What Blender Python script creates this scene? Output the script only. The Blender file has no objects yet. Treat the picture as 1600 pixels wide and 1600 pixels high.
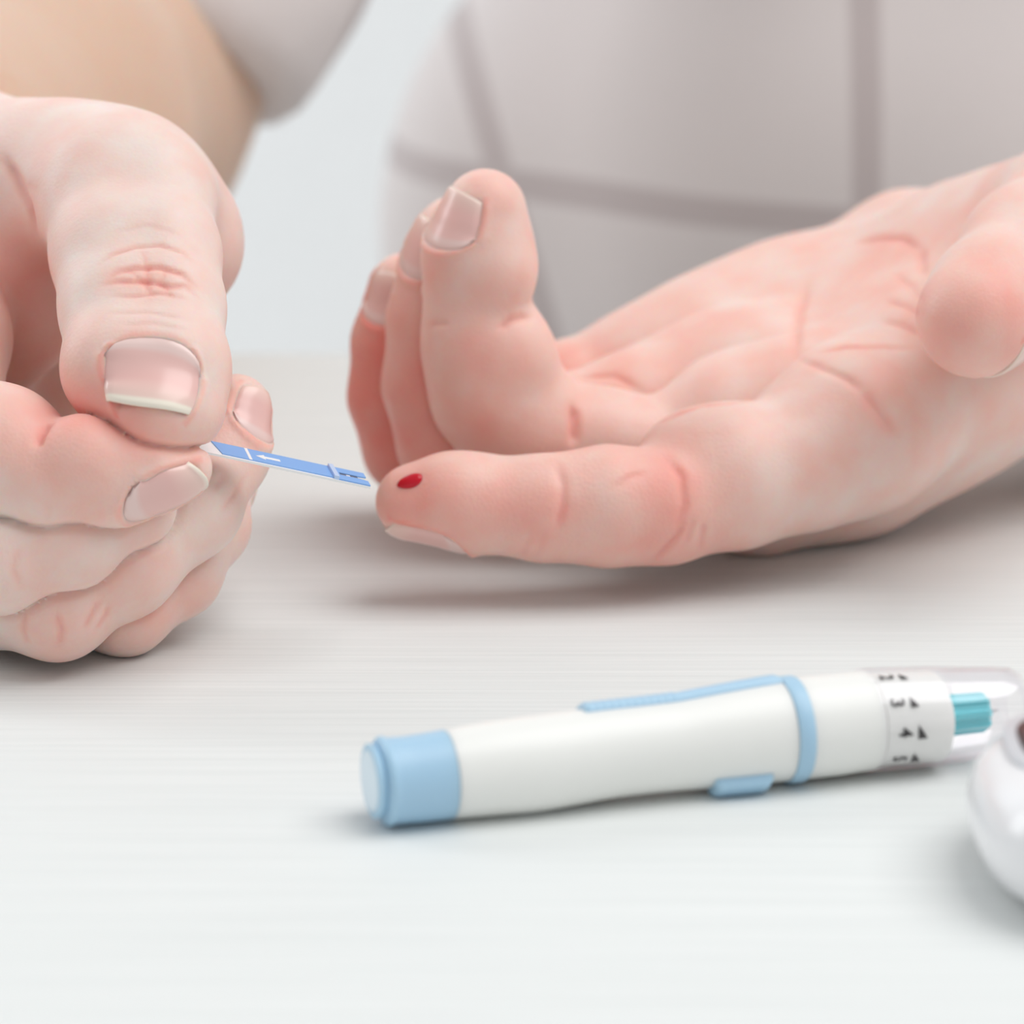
import bpy, bmesh, math, random
import numpy as np
from mathutils import Vector, Matrix
from mathutils.bvhtree import BVHTree

random.seed(7); np.random.seed(7)
scene = bpy.context.scene
C = scene.collection

# ------------------------------------------------------------------ camera
F = 6111.0                 # focal length in pixels of the 1600 px frame
CAM_H = 183.0              # mm above the table top
PITCH = math.radians(15.0)
FWD = np.array([0, math.cos(PITCH), -math.sin(PITCH)])
UPV = np.array([0, math.sin(PITCH), math.cos(PITCH)])
RGT = np.array([1.0, 0, 0])
CAM = np.array([0, 0, CAM_H])
TOCAM = -FWD

def P(px, py, z):
    """a point of the place (mm, world axes) seen at photo pixel px,py and z mm deep"""
    return CAM + z * FWD + (px - 800.0) * z / F * RGT + (800.0 - py) * z / F * UPV

cam_d = bpy.data.cameras.new('camera')
cam_d.sensor_width = 36.0
cam_d.lens = 36.0 * F / 1600.0
cam_d.clip_start = 0.01
cam_d.dof.use_dof = True
cam_d.dof.focus_distance = 0.610
cam_d.dof.aperture_fstop = cam_d.lens / 8.8     # 8.8 mm wide pupil
cam = bpy.data.objects.new('camera', cam_d); C.objects.link(cam)
cam.location = CAM / 1000.0
cam.rotation_euler = (math.pi / 2 - PITCH, 0, 0)
scene.camera = cam

# ------------------------------------------------------------------ light
world = bpy.data.worlds.new('world'); scene.world = world
world.use_nodes = True
bg = world.node_tree.nodes['Background']
bg.inputs['Color'].default_value = (0.965, 0.985, 1.0, 1)
bg.inputs['Strength'].default_value = 0.55

def area(name, loc, target, size, power, color):
    l = bpy.data.lights.new(name, 'AREA'); l.shape = 'RECTANGLE'
    l.size, l.size_y = size; l.energy = power; l.color = color
    o = bpy.data.objects.new(name, l); C.objects.link(o)
    o.location = loc
    o.rotation_euler = (Vector(target) - Vector(loc)).to_track_quat('-Z', 'Y').to_euler()
    return o
area('assumed_key_light', (0.85, 0.55, 1.7), (0.0, 0.66, 0.0), (1.5, 1.5), 28.0, (1.0, 0.99, 0.985))  # assumed soft key lamp, above right to suit the shading; no window there
area('wall_fill_light', (-1.7, 1.5, 1.0), (-0.9, 2.4, 0.3), (1.0, 1.4), 27.0, (0.97, 0.985, 1.0))  # added fill lamp that brightens the back wall; no window stands behind it

vs = scene.view_settings
vs.view_transform = 'Standard'; vs.look = 'None'; vs.gamma = 1.0
vs.use_curve_mapping = False
vs.exposure = -0.06
scene.cycles.use_denoising = True
scene.cycles.max_bounces = 7
scene.cycles.transparent_max_bounces = 12
scene.cycles.caustics_refractive = False
scene.cycles.caustics_reflective = False

# ------------------------------------------------------------------ materials
def new_mat(name, base=(0.8, 0.8, 0.8), rough=0.5, **kw):
    m = bpy.data.materials.new(name); m.use_nodes = True
    b = m.node_tree.nodes['Principled BSDF']
    b.inputs['Base Color'].default_value = (*base, 1)
    b.inputs['Roughness'].default_value = rough
    for k, v in kw.items():
        b.inputs[k.replace('_', ' ')].default_value = v
    return m
def nd(m, t, **kw):
    n = m.node_tree.nodes.new(t)
    for k, v in kw.items(): setattr(n, k, v)
    return n
def lk(m, a, b): m.node_tree.links.new(a, b)
def bsdf(m): return m.node_tree.nodes['Principled BSDF']

def grain(m, scale, lo, hi, strength, dist=0.0002, detail=6, bump_only=False):
    """procedural grain stretched along one axis: colour ramp + bump"""
    tc = nd(m, 'ShaderNodeTexCoord'); mp = nd(m, 'ShaderNodeMapping')
    mp.inputs['Scale'].default_value = scale
    n = nd(m, 'ShaderNodeTexNoise'); n.inputs['Scale'].default_value = 1.0
    n.inputs['Detail'].default_value = detail; n.inputs['Roughness'].default_value = 0.6
    lk(m, tc.outputs['Object'], mp.inputs['Vector']); lk(m, mp.outputs['Vector'], n.inputs['Vector'])
    if not bump_only:
        r = nd(m, 'ShaderNodeValToRGB')
        r.color_ramp.elements[0].position = 0.3; r.color_ramp.elements[0].color = (*lo, 1)
        r.color_ramp.elements[1].position = 0.7; r.color_ramp.elements[1].color = (*hi, 1)
        lk(m, n.outputs['Fac'], r.inputs['Fac']); lk(m, r.outputs['Color'], bsdf(m).inputs['Base Color'])
    b = nd(m, 'ShaderNodeBump'); b.inputs['Strength'].default_value = strength
    b.inputs['Distance'].default_value = dist
    lk(m, n.outputs['Fac'], b.inputs['Height']); lk(m, b.outputs['Normal'], bsdf(m).inputs['Normal'])
    return m

M = {}
M['table'] = grain(new_mat('white_wood', rough=0.6, Specular_IOR_Level=0.3), (14, 900, 900), (0.70, 0.725, 0.715), (0.785, 0.805, 0.795), 0.22, 0.0003)
M['wall'] = grain(new_mat('white_plaster', rough=0.9), (60, 60, 60), (0.80, 0.815, 0.82), (0.83, 0.845, 0.85), 0.1, 0.001)
M['floor'] = grain(new_mat('pale_floor', rough=0.5), (3, 40, 40), (0.62, 0.62, 0.61), (0.70, 0.70, 0.69), 0.1, 0.001)

# skin: pigment from the vertex attribute "red", fine pores and lines as bump
def skin_mat():
    m = new_mat('skin', rough=0.46)
    b = bsdf(m)
    at = nd(m, 'ShaderNodeAttribute', attribute_name='red')
    tc = nd(m, 'ShaderNodeTexCoord')
    n1 = nd(m, 'ShaderNodeTexNoise'); n1.inputs['Scale'].default_value = 95.0; n1.inputs['Detail'].default_value = 4
    lk(m, tc.outputs['Object'], n1.inputs['Vector'])
    ms = nd(m, 'ShaderNodeMath', operation='MULTIPLY_ADD'); ms.inputs[1].default_value = 0.9; ms.inputs[2].default_value = -0.45
    lk(m, n1.outputs['Fac'], ms.inputs[0])
    ad = nd(m, 'ShaderNodeMath', operation='ADD', use_clamp=True)
    lk(m, at.outputs['Fac'], ad.inputs[0]); lk(m, ms.outputs[0], ad.inputs[1])
    cr = nd(m, 'ShaderNodeValToRGB'); e = cr.color_ramp.elements
    e[0].position = 0.0; e[0].color = (0.81, 0.695, 0.64, 1)
    e[1].position = 1.0; e[1].color = (0.84, 0.32, 0.27, 1)
    k = e.new(0.45); k.color = (0.83, 0.52, 0.45, 1)
    lk(m, ad.outputs[0], cr.inputs['Fac'])
    tn = nd(m, 'ShaderNodeAttribute', attribute_name='tan')
    tm = nd(m, 'ShaderNodeMix', data_type='RGBA'); tm.inputs['B'].default_value = (0.66, 0.46, 0.335, 1)
    lk(m, tn.outputs['Fac'], tm.inputs['Factor']); lk(m, cr.outputs['Color'], tm.inputs['A'])
    lk(m, tm.outputs['Result'], b.inputs['Base Color'])
    b.inputs['Subsurface Weight'].default_value = 1.0
    b.inputs['Subsurface Radius'].default_value = (1.0, 0.38, 0.22)
    b.inputs['Subsurface Scale'].default_value = 0.0013
    b.inputs['Specular IOR Level'].default_value = 0.35
    v = nd(m, 'ShaderNodeTexVoronoi'); v.inputs['Scale'].default_value = 1500.0
    lk(m, tc.outputs['Object'], v.inputs['Vector'])
    n2 = nd(m, 'ShaderNodeTexNoise'); n2.inputs['Scale'].default_value = 420.0; n2.inputs['Detail'].default_value = 5
    lk(m, tc.outputs['Object'], n2.inputs['Vector'])
    mx = nd(m, 'ShaderNodeMath', operation='MULTIPLY_ADD'); mx.inputs[1].default_value = 0.35
    lk(m, v.outputs['Distance'], mx.inputs[0]); lk(m, n2.outputs['Fac'], mx.inputs[2])
    bp = nd(m, 'ShaderNodeBump'); bp.inputs['Strength'].default_value = 0.5; bp.inputs['Distance'].default_value = 0.0002
    lk(m, mx.outputs[0], bp.inputs['Height']); lk(m, bp.outputs['Normal'], b.inputs['Normal'])
    return m
M['skin'] = skin_mat()

def nail_mat():
    """pink nail plate, pale moon at the root and an ivory free edge, along the attribute "along" """
    m = new_mat('nail', rough=0.28); b = bsdf(m)
    at = nd(m, 'ShaderNodeAttribute', attribute_name='along')
    cr = nd(m, 'ShaderNodeValToRGB'); e = cr.color_ramp.elements
    e[0].position = 0.0; e[0].color = (0.80, 0.59, 0.55, 1)
    e[1].position = 1.0; e[1].color = (0.90, 0.82, 0.70, 1)
    for pos, col in ((0.19, (0.80, 0.59, 0.55)), (0.26, (0.79, 0.50, 0.46)), (0.60, (0.80, 0.49, 0.45)), (0.88, (0.83, 0.60, 0.53)), (0.92, (0.90, 0.82, 0.70))):
        k = e.new(pos); k.color = (*col, 1)
    lk(m, at.outputs['Fac'], cr.inputs['Fac']); lk(m, cr.outputs['Color'], b.inputs['Base Color'])
    b.inputs['Coat Weight'].default_value = 0.15
    b.inputs['Coat Roughness'].default_value = 0.25
    return m
M['nail'] = nail_mat()

M['pen_white'] = grain(new_mat('ivory_plastic', (0.86, 0.86, 0.83), 0.38), (900, 900, 900), (0, 0, 0), (0, 0, 0), 0.03, 0.0001, bump_only=True)
M['pen_blue'] = grain(new_mat('light_blue_plastic', (0.40, 0.61, 0.78), 0.4), (900, 900, 900), (0, 0, 0), (0, 0, 0), 0.03, 0.0001, bump_only=True)
for k in ('pen_white', 'pen_blue'):
    bsdf(M[k]).inputs['Subsurface Weight'].default_value = 0.4
    bsdf(M[k]).inputs['Subsurface Scale'].default_value = 0.002
    bsdf(M[k]).inputs['Subsurface Radius'].default_value = (1, 1, 1)
M['button_face'] = new_mat('pale_blue_plastic', (0.70, 0.82, 0.90), 0.4)
M['print'] = new_mat('black_print', (0.03, 0.025, 0.025), 0.5)
M['cyan'] = new_mat('cyan_plastic', (0.18, 0.72, 0.80), 0.3, Transmission_Weight=0.25, IOR=1.3)
M['steel'] = new_mat('steel', (0.45, 0.45, 0.46), 0.3, Metallic=1.0)
def clear_mat():
    """thin clear plastic: mostly see-through with a fresnel gloss"""
    m = bpy.data.materials.new('clear_plastic'); m.use_nodes = True
    nt = m.node_tree; nt.nodes.clear()
    out = nd(m, 'ShaderNodeOutputMaterial'); mix = nd(m, 'ShaderNodeMixShader')
    tr = nd(m, 'ShaderNodeBsdfTransparent'); tr.inputs['Color'].default_value = (0.99, 0.985, 0.992, 1)
    gl = nd(m, 'ShaderNodeBsdfGlossy'); gl.inputs['Roughness'].default_value = 0.12
    gl.inputs['Color'].default_value = (0.95, 0.93, 0.97, 1)
    lw = nd(m, 'ShaderNodeLayerWeight'); lw.inputs['Blend'].default_value = 0.5
    pw = nd(m, 'ShaderNodeMath', operation='POWER'); pw.inputs[1].default_value = 4.0
    mr = nd(m, 'ShaderNodeMapRange'); mr.inputs['To Min'].default_value = 0.04; mr.inputs['To Max'].default_value = 0.55
    lk(m, lw.outputs['Facing'], pw.inputs[0]); lk(m, pw.outputs[0], mr.inputs['Value'])
    lk(m, mr.outputs[0], mix.inputs[0]); lk(m, tr.outputs[0], mix.inputs[1]); lk(m, gl.outputs[0], mix.inputs[2])
    lk(m, mix.outputs[0], out.inputs['Surface'])
    return m
M['clear'] = clear_mat()
M['strip_white'] = new_mat('strip_white', (0.88, 0.88, 0.88), 0.35)
M['strip_blue'] = new_mat('strip_blue', (0.23, 0.42, 0.78), 0.55, Specular_IOR_Level=0.25)
M['strip_pale'] = new_mat('strip_pale_blue', (0.52, 0.66, 0.90), 0.3)
M['electrode'] = new_mat('electrode', (0.16, 0.17, 0.22), 0.35, Metallic=0.3)
M['blood'] = new_mat('blood', (0.55, 0.004, 0.018), 0.25, Specular_IOR_Level=0.35)
M['meter'] = grain(new_mat('white_gloss_plastic', (0.86, 0.86, 0.875), 0.22), (700, 700, 700), (0, 0, 0), (0, 0, 0), 0.02, 0.0001, bump_only=True)
M['screen'] = new_mat('dark_screen', (0.035, 0.018, 0.022), 0.15)
M['bezel'] = new_mat('pale_grey_plastic', (0.62, 0.63, 0.66), 0.3)

def shirt_mat():
    """pale grey cloth with a thin darker window check; cloth coordinates come from vertex attributes"""
    m = new_mat('checked_shirt', rough=0.9); b = bsdf(m)
    def line(attr, period, phase, half, soft):
        at = nd(m, 'ShaderNodeAttribute', attribute_name=attr)
        a = nd(m, 'ShaderNodeMath', operation='ADD'); a.inputs[1].default_value = -phase
        lk(m, at.outputs['Fac'], a.inputs[0])
        p = nd(m, 'ShaderNodeMath', operation='PINGPONG'); p.inputs[1].default_value = period / 2
        lk(m, a.outputs[0], p.inputs[0])
        r = nd(m, 'ShaderNodeMapRange', interpolation_type='SMOOTHSTEP')
        r.inputs['From Min'].default_value = half - soft; r.inputs['From Max'].default_value = half + soft
        r.inputs['To Min'].default_value = 1.0; r.inputs['To Max'].default_value = 0.0
        lk(m, p.outputs[0], r.inputs['Value'])
        return r.outputs[0]
    lu = line('cloth_u', 80.0, 0.0, 3.2, 0.8); lv = line('cloth_v', 80.0, 0.0, 3.6, 0.8)
    mx = nd(m, 'ShaderNodeMath', operation='MAXIMUM'); lk(m, lu, mx.inputs[0]); lk(m, lv, mx.inputs[1])
    mix = nd(m, 'ShaderNodeMix', data_type='RGBA')
    mix.inputs['A'].default_value = (0.76, 0.71, 0.70, 1); mix.inputs['B'].default_value = (0.57, 0.51, 0.505, 1)
    lk(m, mx.outputs[0], mix.inputs['Factor']); lk(m, mix.outputs['Result'], b.inputs['Base Color'])
    tc = nd(m, 'ShaderNodeTexCoord'); w = nd(m, 'ShaderNodeTexNoise'); w.inputs['Scale'].default_value = 900
    lk(m, tc.outputs['Object'], w.inputs['Vector'])
    bp = nd(m, 'ShaderNodeBump'); bp.inputs['Strength'].default_value = 0.3; bp.inputs['Distance'].default_value = 0.0003
    lk(m, w.outputs['Fac'], bp.inputs['Height']); lk(m, bp.outputs['Normal'], b.inputs['Normal'])
    b.inputs['Sheen Weight'].default_value = 0.2
    return m
M['shirt'] = shirt_mat()

# ------------------------------------------------------------------ mesh helpers (input in mm)
def mesh_obj(name, verts, faces, mat, parent=None, smooth=True):
    me = bpy.data.meshes.new(name)
    v = np.asarray(verts, dtype=np.float64) * 0.001
    me.from_pydata(v.tolist(), [], [tuple(int(i) for i in f) for f in faces])
    if smooth: me.polygons.foreach_set('use_smooth', np.ones(len(me.polygons), dtype=bool))
    me.materials.append(mat); me.update()
    o = bpy.data.objects.new(name, me); C.objects.link(o)
    if parent: o.parent = parent
    return o
def quads_obj(name, verts, quads, mat, parent=None):
    """fast path for big numpy quad meshes"""
    me = bpy.data.meshes.new(name)
    nv, nq = len(verts), len(quads)
    me.vertices.add(nv); me.vertices.foreach_set('co', (verts * 0.001).astype(np.float32).ravel())
    me.loops.add(nq * 4); me.loops.foreach_set('vertex_index', quads.astype(np.int32).ravel())
    me.polygons.add(nq); me.polygons.foreach_set('loop_start', np.arange(0, nq * 4, 4, dtype=np.int32))
    me.polygons.foreach_set('use_smooth', np.ones(nq, dtype=bool))
    me.update(calc_edges=True); me.validate()
    me.materials.append(mat)
    o = bpy.data.objects.new(name, me); C.objects.link(o)
    if parent: o.parent = parent
    return o
def tag(o, label=None, cat=None, group=None, kind=None):
    if label: o['label'] = label
    if cat: o['category'] = cat
    if group: o['group'] = group
    if kind: o['kind'] = kind
    return o
def empty(name, loc_mm):
    o = bpy.data.objects.new(name, None); C.objects.link(o)
    o.location = [c * 0.001 for c in loc_mm]; o.empty_display_size = 0.01
    return o
def box(name, lo, hi, mat, parent=None, bevel=0.0):
    bm = bmesh.new(); bmesh.ops.create_cube(bm, size=1.0)
    lo = Vector(lo) * 0.001; hi = Vector(hi) * 0.001
    for v in bm.verts:
        v.co = Vector([lo[i] + (v.co[i] + 0.5) * (hi[i] - lo[i]) for i in range(3)])
    if bevel: bmesh.ops.bevel(bm, geom=bm.edges[:], offset=bevel * 0.001, segments=3, affect='EDGES', profile=0.5)
    me = bpy.data.meshes.new(name); bm.to_mesh(me); bm.free(); me.materials.append(mat)
    o = bpy.data.objects.new(name, me); C.objects.link(o)
    if parent: o.parent = parent
    return o
def keep_world(o, parent):
    """parent without moving: children are authored in world mm"""
    o.parent = parent
    o.matrix_parent_inverse = Matrix.Translation(parent.location).inverted()

# ------------------------------------------------------------------ the setting
tag(box('floor', (-2500, -1500, -760), (2500, 3200, -740), M['floor']), kind='structure')
tag(box('wall_back', (-2500, 2400, -740), (2500, 2460, 1900), M['wall']), kind='structure')

table = empty('table', (0, 400, -740))
tag(table, 'white wooden table with fine horizontal grain under both hands', 'table')
for nm, lo, hi, bv in (('tabletop', (-800, 80, -28), (800, 815, 0), 2.0),
                       ('leg', (-760, 120, -740), (-700, 180, -28), 3.0), ('leg', (700, 120, -740), (760, 180, -28), 3.0),
                       ('leg', (-760, 715, -740), (-700, 775, -28), 3.0), ('leg', (700, 715, -740), (760, 775, -28), 3.0)):
    keep_world(box(nm, lo, hi, M['table'], None, bv), table)

# ------------------------------------------------------------------ signed distance modelling of the body
def roundcone(p, a, b, ra, rb):
    a = a.astype(np.float32); b = b.astype(np.float32)
    ba = b - a; l2 = float(ba @ ba)
    if l2 < 1e-6:
        return np.sqrt(((p - a) ** 2).sum(1)) - max(ra, rb)
    rr = ra - rb; a2 = max(l2 - rr * rr, 1e-6); il2 = 1.0 / l2
    pa = p - a; y = pa @ ba; z = y - l2
    t = pa * np.float32(l2) - y[:, None] * ba[None, :]
    x2 = (t * t).sum(1); y2 = y * y * l2; z2 = z * z * l2
    k = np.sign(rr) * rr * rr * x2
    d = (np.sqrt(np.maximum(x2 * a2 * il2, 0)) + y * rr) * il2 - ra
    c1 = np.sign(z) * a2 * z2 > k
    c2 = np.sign(y) * a2 * y2 < k
    d = np.where(c2, np.sqrt(x2 + y2) * il2 - ra, d)
    d = np.where(c1, np.sqrt(x2 + z2) * il2 - rb, d)
    return d
def ellipsoid(p, c, axes, rad):
    q = (p - c.astype(np.float32)) @ np.asarray(axes, dtype=np.float32).T
    r = np.asarray(rad, dtype=np.float32)
    k0 = np.sqrt(((q / r) ** 2).sum(1)); k1 = np.sqrt(((q / (r * r)) ** 2).sum(1))
    return np.where(k1 > 1e-9, k0 * (k0 - 1) / np.maximum(k1, 1e-9), -float(min(rad)))
def smin(a, b, k):
    h = np.maximum(k - np.abs(a - b), 0) / np.maximum(k, 1e-6)
    return np.minimum(a, b) - h * h * k * 0.25
def chain(pts, k=3.0, wide=None, extra=()):
    """sdf of a limb: pts (px,py,z,r); wide = mm half offset vector making the section oval"""
    pp = [(P(x, y, z), r) for x, y, z, r in pts]
    offs = [np.zeros(3)] if wide is None else [np.asarray(wide), -np.asarray(wide)]
    def f(p):
        d = None
        for o in offs:
            for (a, ra), (b, rb) in zip(pp[:-1], pp[1:]):
                e = roundcone(p, a + o, b + o, ra, rb)
                d = e if d is None else smin(d, e, np.float32(k))
        for (x, y, z, r, kk) in extra:
            c = P(x, y, z).astype(np.float32)
            d = smin(d, np.sqrt(((p - c) ** 2).sum(1)) - r, np.float32(kk))
        return d
    return f

def surface_nets(f, lo, hi, h):
    """sparse evaluation on a lattice, then naive surface nets; returns verts (mm) and quads"""
    B = 8
    lo = np.asarray(lo, float); hi = np.asarray(hi, float)
    nb = np.ceil((hi - lo) / (h * B)).astype(int)
    bi = np.stack(np.meshgrid(*[np.arange(n) for n in nb], indexing='ij'), -1).reshape(-1, 3)
    cen = lo + (bi + 0.5) * (B * h)
    cv = np.concatenate([f(c.astype(np.float32)) for c in np.array_split(cen, max(1, len(cen) // 200000))])
    vol = np.repeat(np.repeat(np.repeat(cv.reshape(nb), B, 0), B, 1), B, 2).astype(np.float32)
    keep = np.where(np.abs(cv) < B * h * 0.87 * 1.25 + 2 * h)[0]
    loc = np.stack(np.meshgrid(*[np.arange(B)] * 3, indexing='ij'), -1).reshape(-1, 3)
    for part in np.array_split(keep, max(1, len(keep) // 800)):
        idx = (bi[part][:, None, :] * B + loc[None]).reshape(-1, 3)
        v = f((lo + idx * h).astype(np.float32))
        vol[idx[:, 0], idx[:, 1], idx[:, 2]] = v
    for ax in range(3):                                   # close the surface at the box
        s = [slice(None)] * 3
        for e in (0, -1):
            s[ax] = e; vol[tuple(s)] = np.maximum(vol[tuple(s)], h * 0.5)
    ins = vol < 0
    nx, ny, nz = vol.shape
    cnt = np.zeros((nx - 1, ny - 1, nz - 1), np.int8)
    for dx in (0, 1):
        for dy in (0, 1):
            for dz in (0, 1):
                cnt += ins[dx:nx - 1 + dx, dy:ny - 1 + dy, dz:nz - 1 + dz]
    act = (cnt > 0) & (cnt < 8)
    ci = np.argwhere(act)
    vid = np.full(act.shape, -1, np.int32); vid[act] = np.arange(len(ci))
    acc = np.zeros((len(ci), 3)); num = np.zeros(len(ci))
    for ax in range(3):
        o1, o2 = [a for a in range(3) if a != ax]
        for u in (0, 1):
            for w in (0, 1):
                a = ci.copy(); a[:, o1] += u; a[:, o2] += w
                b = a.copy(); b[:, ax] += 1
                va = vol[a[:, 0], a[:, 1], a[:, 2]]; vb = vol[b[:, 0], b[:, 1], b[:, 2]]
                cr = (va < 0) != (vb < 0)
                t = np.where(cr, va / np.where(cr, va - vb, 1), 0)
                pos = a.astype(float); pos[:, ax] += t
                acc[cr] += pos[cr]; num[cr] += 1
    verts = lo + acc / num[:, None] * h
    quads = []
    for ax in range(3):
        o1, o2 = (ax + 1) % 3, (ax + 2) % 3
        s0 = [slice(1, -1)] * 3; s1 = [slice(1, -1)] * 3
        s0[ax] = slice(0, -1); s1[ax] = slice(1, None)
        a = ins[tuple(s0)]; b = ins[tuple(s1)]
        e = np.argwhere(a != b)
        flip = a[e[:, 0], e[:, 1], e[:, 2]]
        for i in range(3):
            if i != ax: e[:, i] += 1
        q = []
        for u, w in ((1, 1), (0, 1), (0, 0), (1, 0)):
            c = e.copy(); c[:, o1] -= u; c[:, o2] -= w
            q.append(vid[c[:, 0], c[:, 1], c[:, 2]])
        q = np.stack(q, 1)
        q[~flip] = q[~flip][:, ::-1]
        quads.append(q)
    quads = np.concatenate(quads)
    return verts, quads[(quads >= 0).all(1)]

def hand_sdf(palm, fingers):
    """fingers: (sdf, base point, blend reach, blend k) - soft at the root, crisp elsewhere"""
    def f(p):
        base = palm(p)
        out = base
        d1 = np.full(len(p), 1e3, np.float32); d2 = d1.copy(); f1 = np.zeros(len(p), np.float32); f2 = f1.copy()
        for g, root, reach, k in fingers:
            d = g(p)
            w = np.sqrt(((p - root.astype(np.float32)) ** 2).sum(1))
            kk = 0.3 + (k - 0.3) * np.clip(1.35 - w / reach, 0, 1)
            out = np.minimum(out, smin(d, base, kk.astype(np.float32)))
            fr = np.clip(w / reach - 0.55, 0, 1).astype(np.float32)
            a = d < d1; b = (~a) & (d < d2)
            d2 = np.where(a, d1, np.where(b, d, d2)); f2 = np.where(a, f1, np.where(b, fr, f2))
            d1 = np.where(a, d, d1); f1 = np.where(a, fr, f1)
        out = out + 1.1 * np.exp(-((d2 - d1) / 0.7) ** 2) * np.minimum(f1, f2) * np.clip(1 - np.abs(d1) / 2.5, 0, 1)     # skin folds where two fingers touch
        return np.maximum(out, np.float32(0.12) - p[:, 2])       # pressed flat where it rests on the table
    return f
def blobs(items, k):
    """palm mass: list of chains blended together"""
    fs = [chain(c, k) for c in items]
    def f(p):
        d = fs[0](p)
        for g in fs[1:]: d = smin(d, g(p), np.float32(k))
        return d
    return f

# ---- the open hand, palm up (right in the photo)
open_palm = blobs([
    [(1350, 668, 666.2, 11.96), (1500, 580, 682.5, 13.41), (1700, 500, 706.8, 16.11)],
    [(1275, 645, 679.2, 11.69), (1450, 560, 697.0, 13.33), (1700, 480, 717.3, 17.05)],
    [(1185, 608, 693.8, 11.12), (1400, 505, 713.2, 13.06), (1700, 455, 729.4, 16.99)],
    [(985, 590, 705.9, 8.86), (1085, 551, 710.0, 9.96), (1165, 516, 716.5, 10.24), (1250, 481, 723.0, 10.41), (1420, 408, 734.3, 10.77), (1700, 440, 735.9, 15.95)],
    [(1185, 764, 680.0, 11.99), (1330, 708, 688.1, 12.16), (1450, 628, 697.0, 11.72), (1620, 535, 711.6, 11.56)],
    [(1110, 640, 697.0, 10.10), (1240, 690, 697.0, 11.31)],
    [(1510, 398, 710.0, 13.07), (1600, 392, 698.6, 13.12), (1700, 435, 705.1, 17.12)],
    [(1740, 515, 728.6, 26.99), (1900, 500, 757.8, 28.73)],
], 12.0)
LH = {
 'index': [(646, 784, 646.0, 6.28), (740, 787, 646.8, 7.57), (850, 794, 647.6, 8.13), (950, 791, 649.2, 9.36), (1040, 792, 650.9, 8.84),
           (1150, 752, 655.7, 10.67), (1250, 722, 660.6, 11.06), (1350, 670, 665.4, 12.78)],
 'middle': [(758, 328, 660.6, 6.96), (747, 400, 663.0, 8.90), (739, 485, 665.4, 7.46), (757, 545, 667.1, 9.91), (778, 615, 669.5, 10.82),
            (826, 678, 671.1, 10.10), (950, 697, 673.5, 9.07), (1035, 704, 676.0, 8.04), (1130, 662, 678.4, 10.37), (1275, 662, 680.0, 11.18)],
 'ring': [(712, 367, 673.5, 6.83), (706, 420, 676.0, 8.14), (686, 500, 678.4, 8.34), (684, 600, 680.8, 8.94), (712, 690, 684.1, 9.54),
          (850, 680, 687.3, 9.53), (1000, 640, 690.5, 10.13), (1185, 605, 693.8, 11.63)],
 'little': [(631, 448, 690.5, 5.97), (617, 535, 693.0, 6.98), (614, 620, 695.4, 7.28), (640, 700, 697.8, 7.57),
            (780, 668, 701.1, 8.07), (890, 618, 703.5, 9.27), (985, 585, 705.9, 9.47), (1085, 548, 709.2, 9.25)],
 'thumb': [(1530, 494, 638.7, 9.72), (1552, 470, 643.6, 10.21), (1610, 395, 659.0, 11.07), (1680, 340, 682.5, 13.20), (1700, 420, 705.1, 16.12)],
}
open_hand = hand_sdf(open_palm, [
    (chain(LH['index'], 4.0, extra=[(700, 775, 645.2, 6.80, 3), (1080, 731, 657.3, 9.43, 2.5), (1135, 728, 657.3, 10.46, 4)]), P(1330, 680, 664.6), 34.0, 9.0),
    (chain(LH['middle'], 4.0, extra=[(773, 428, 661, 7.1, 2.0), (800, 553, 664, 6.9, 3.5), (930, 690, 672.7, 8.77, 2)]), P(1260, 645, 679.2), 34.0, 9.0),
    (chain(LH['ring'], 4.0), P(1170, 610, 693.8), 30.0, 9.0),
    (chain(LH['little'], 4.0), P(1080, 565, 708.4), 28.0, 8.0),
    (chain(LH['thumb'], 4.0, extra=[(1518, 500, 636.3, 8.48, 3)]), P(1690, 350, 688.9), 34.0, 10.0),
])

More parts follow.
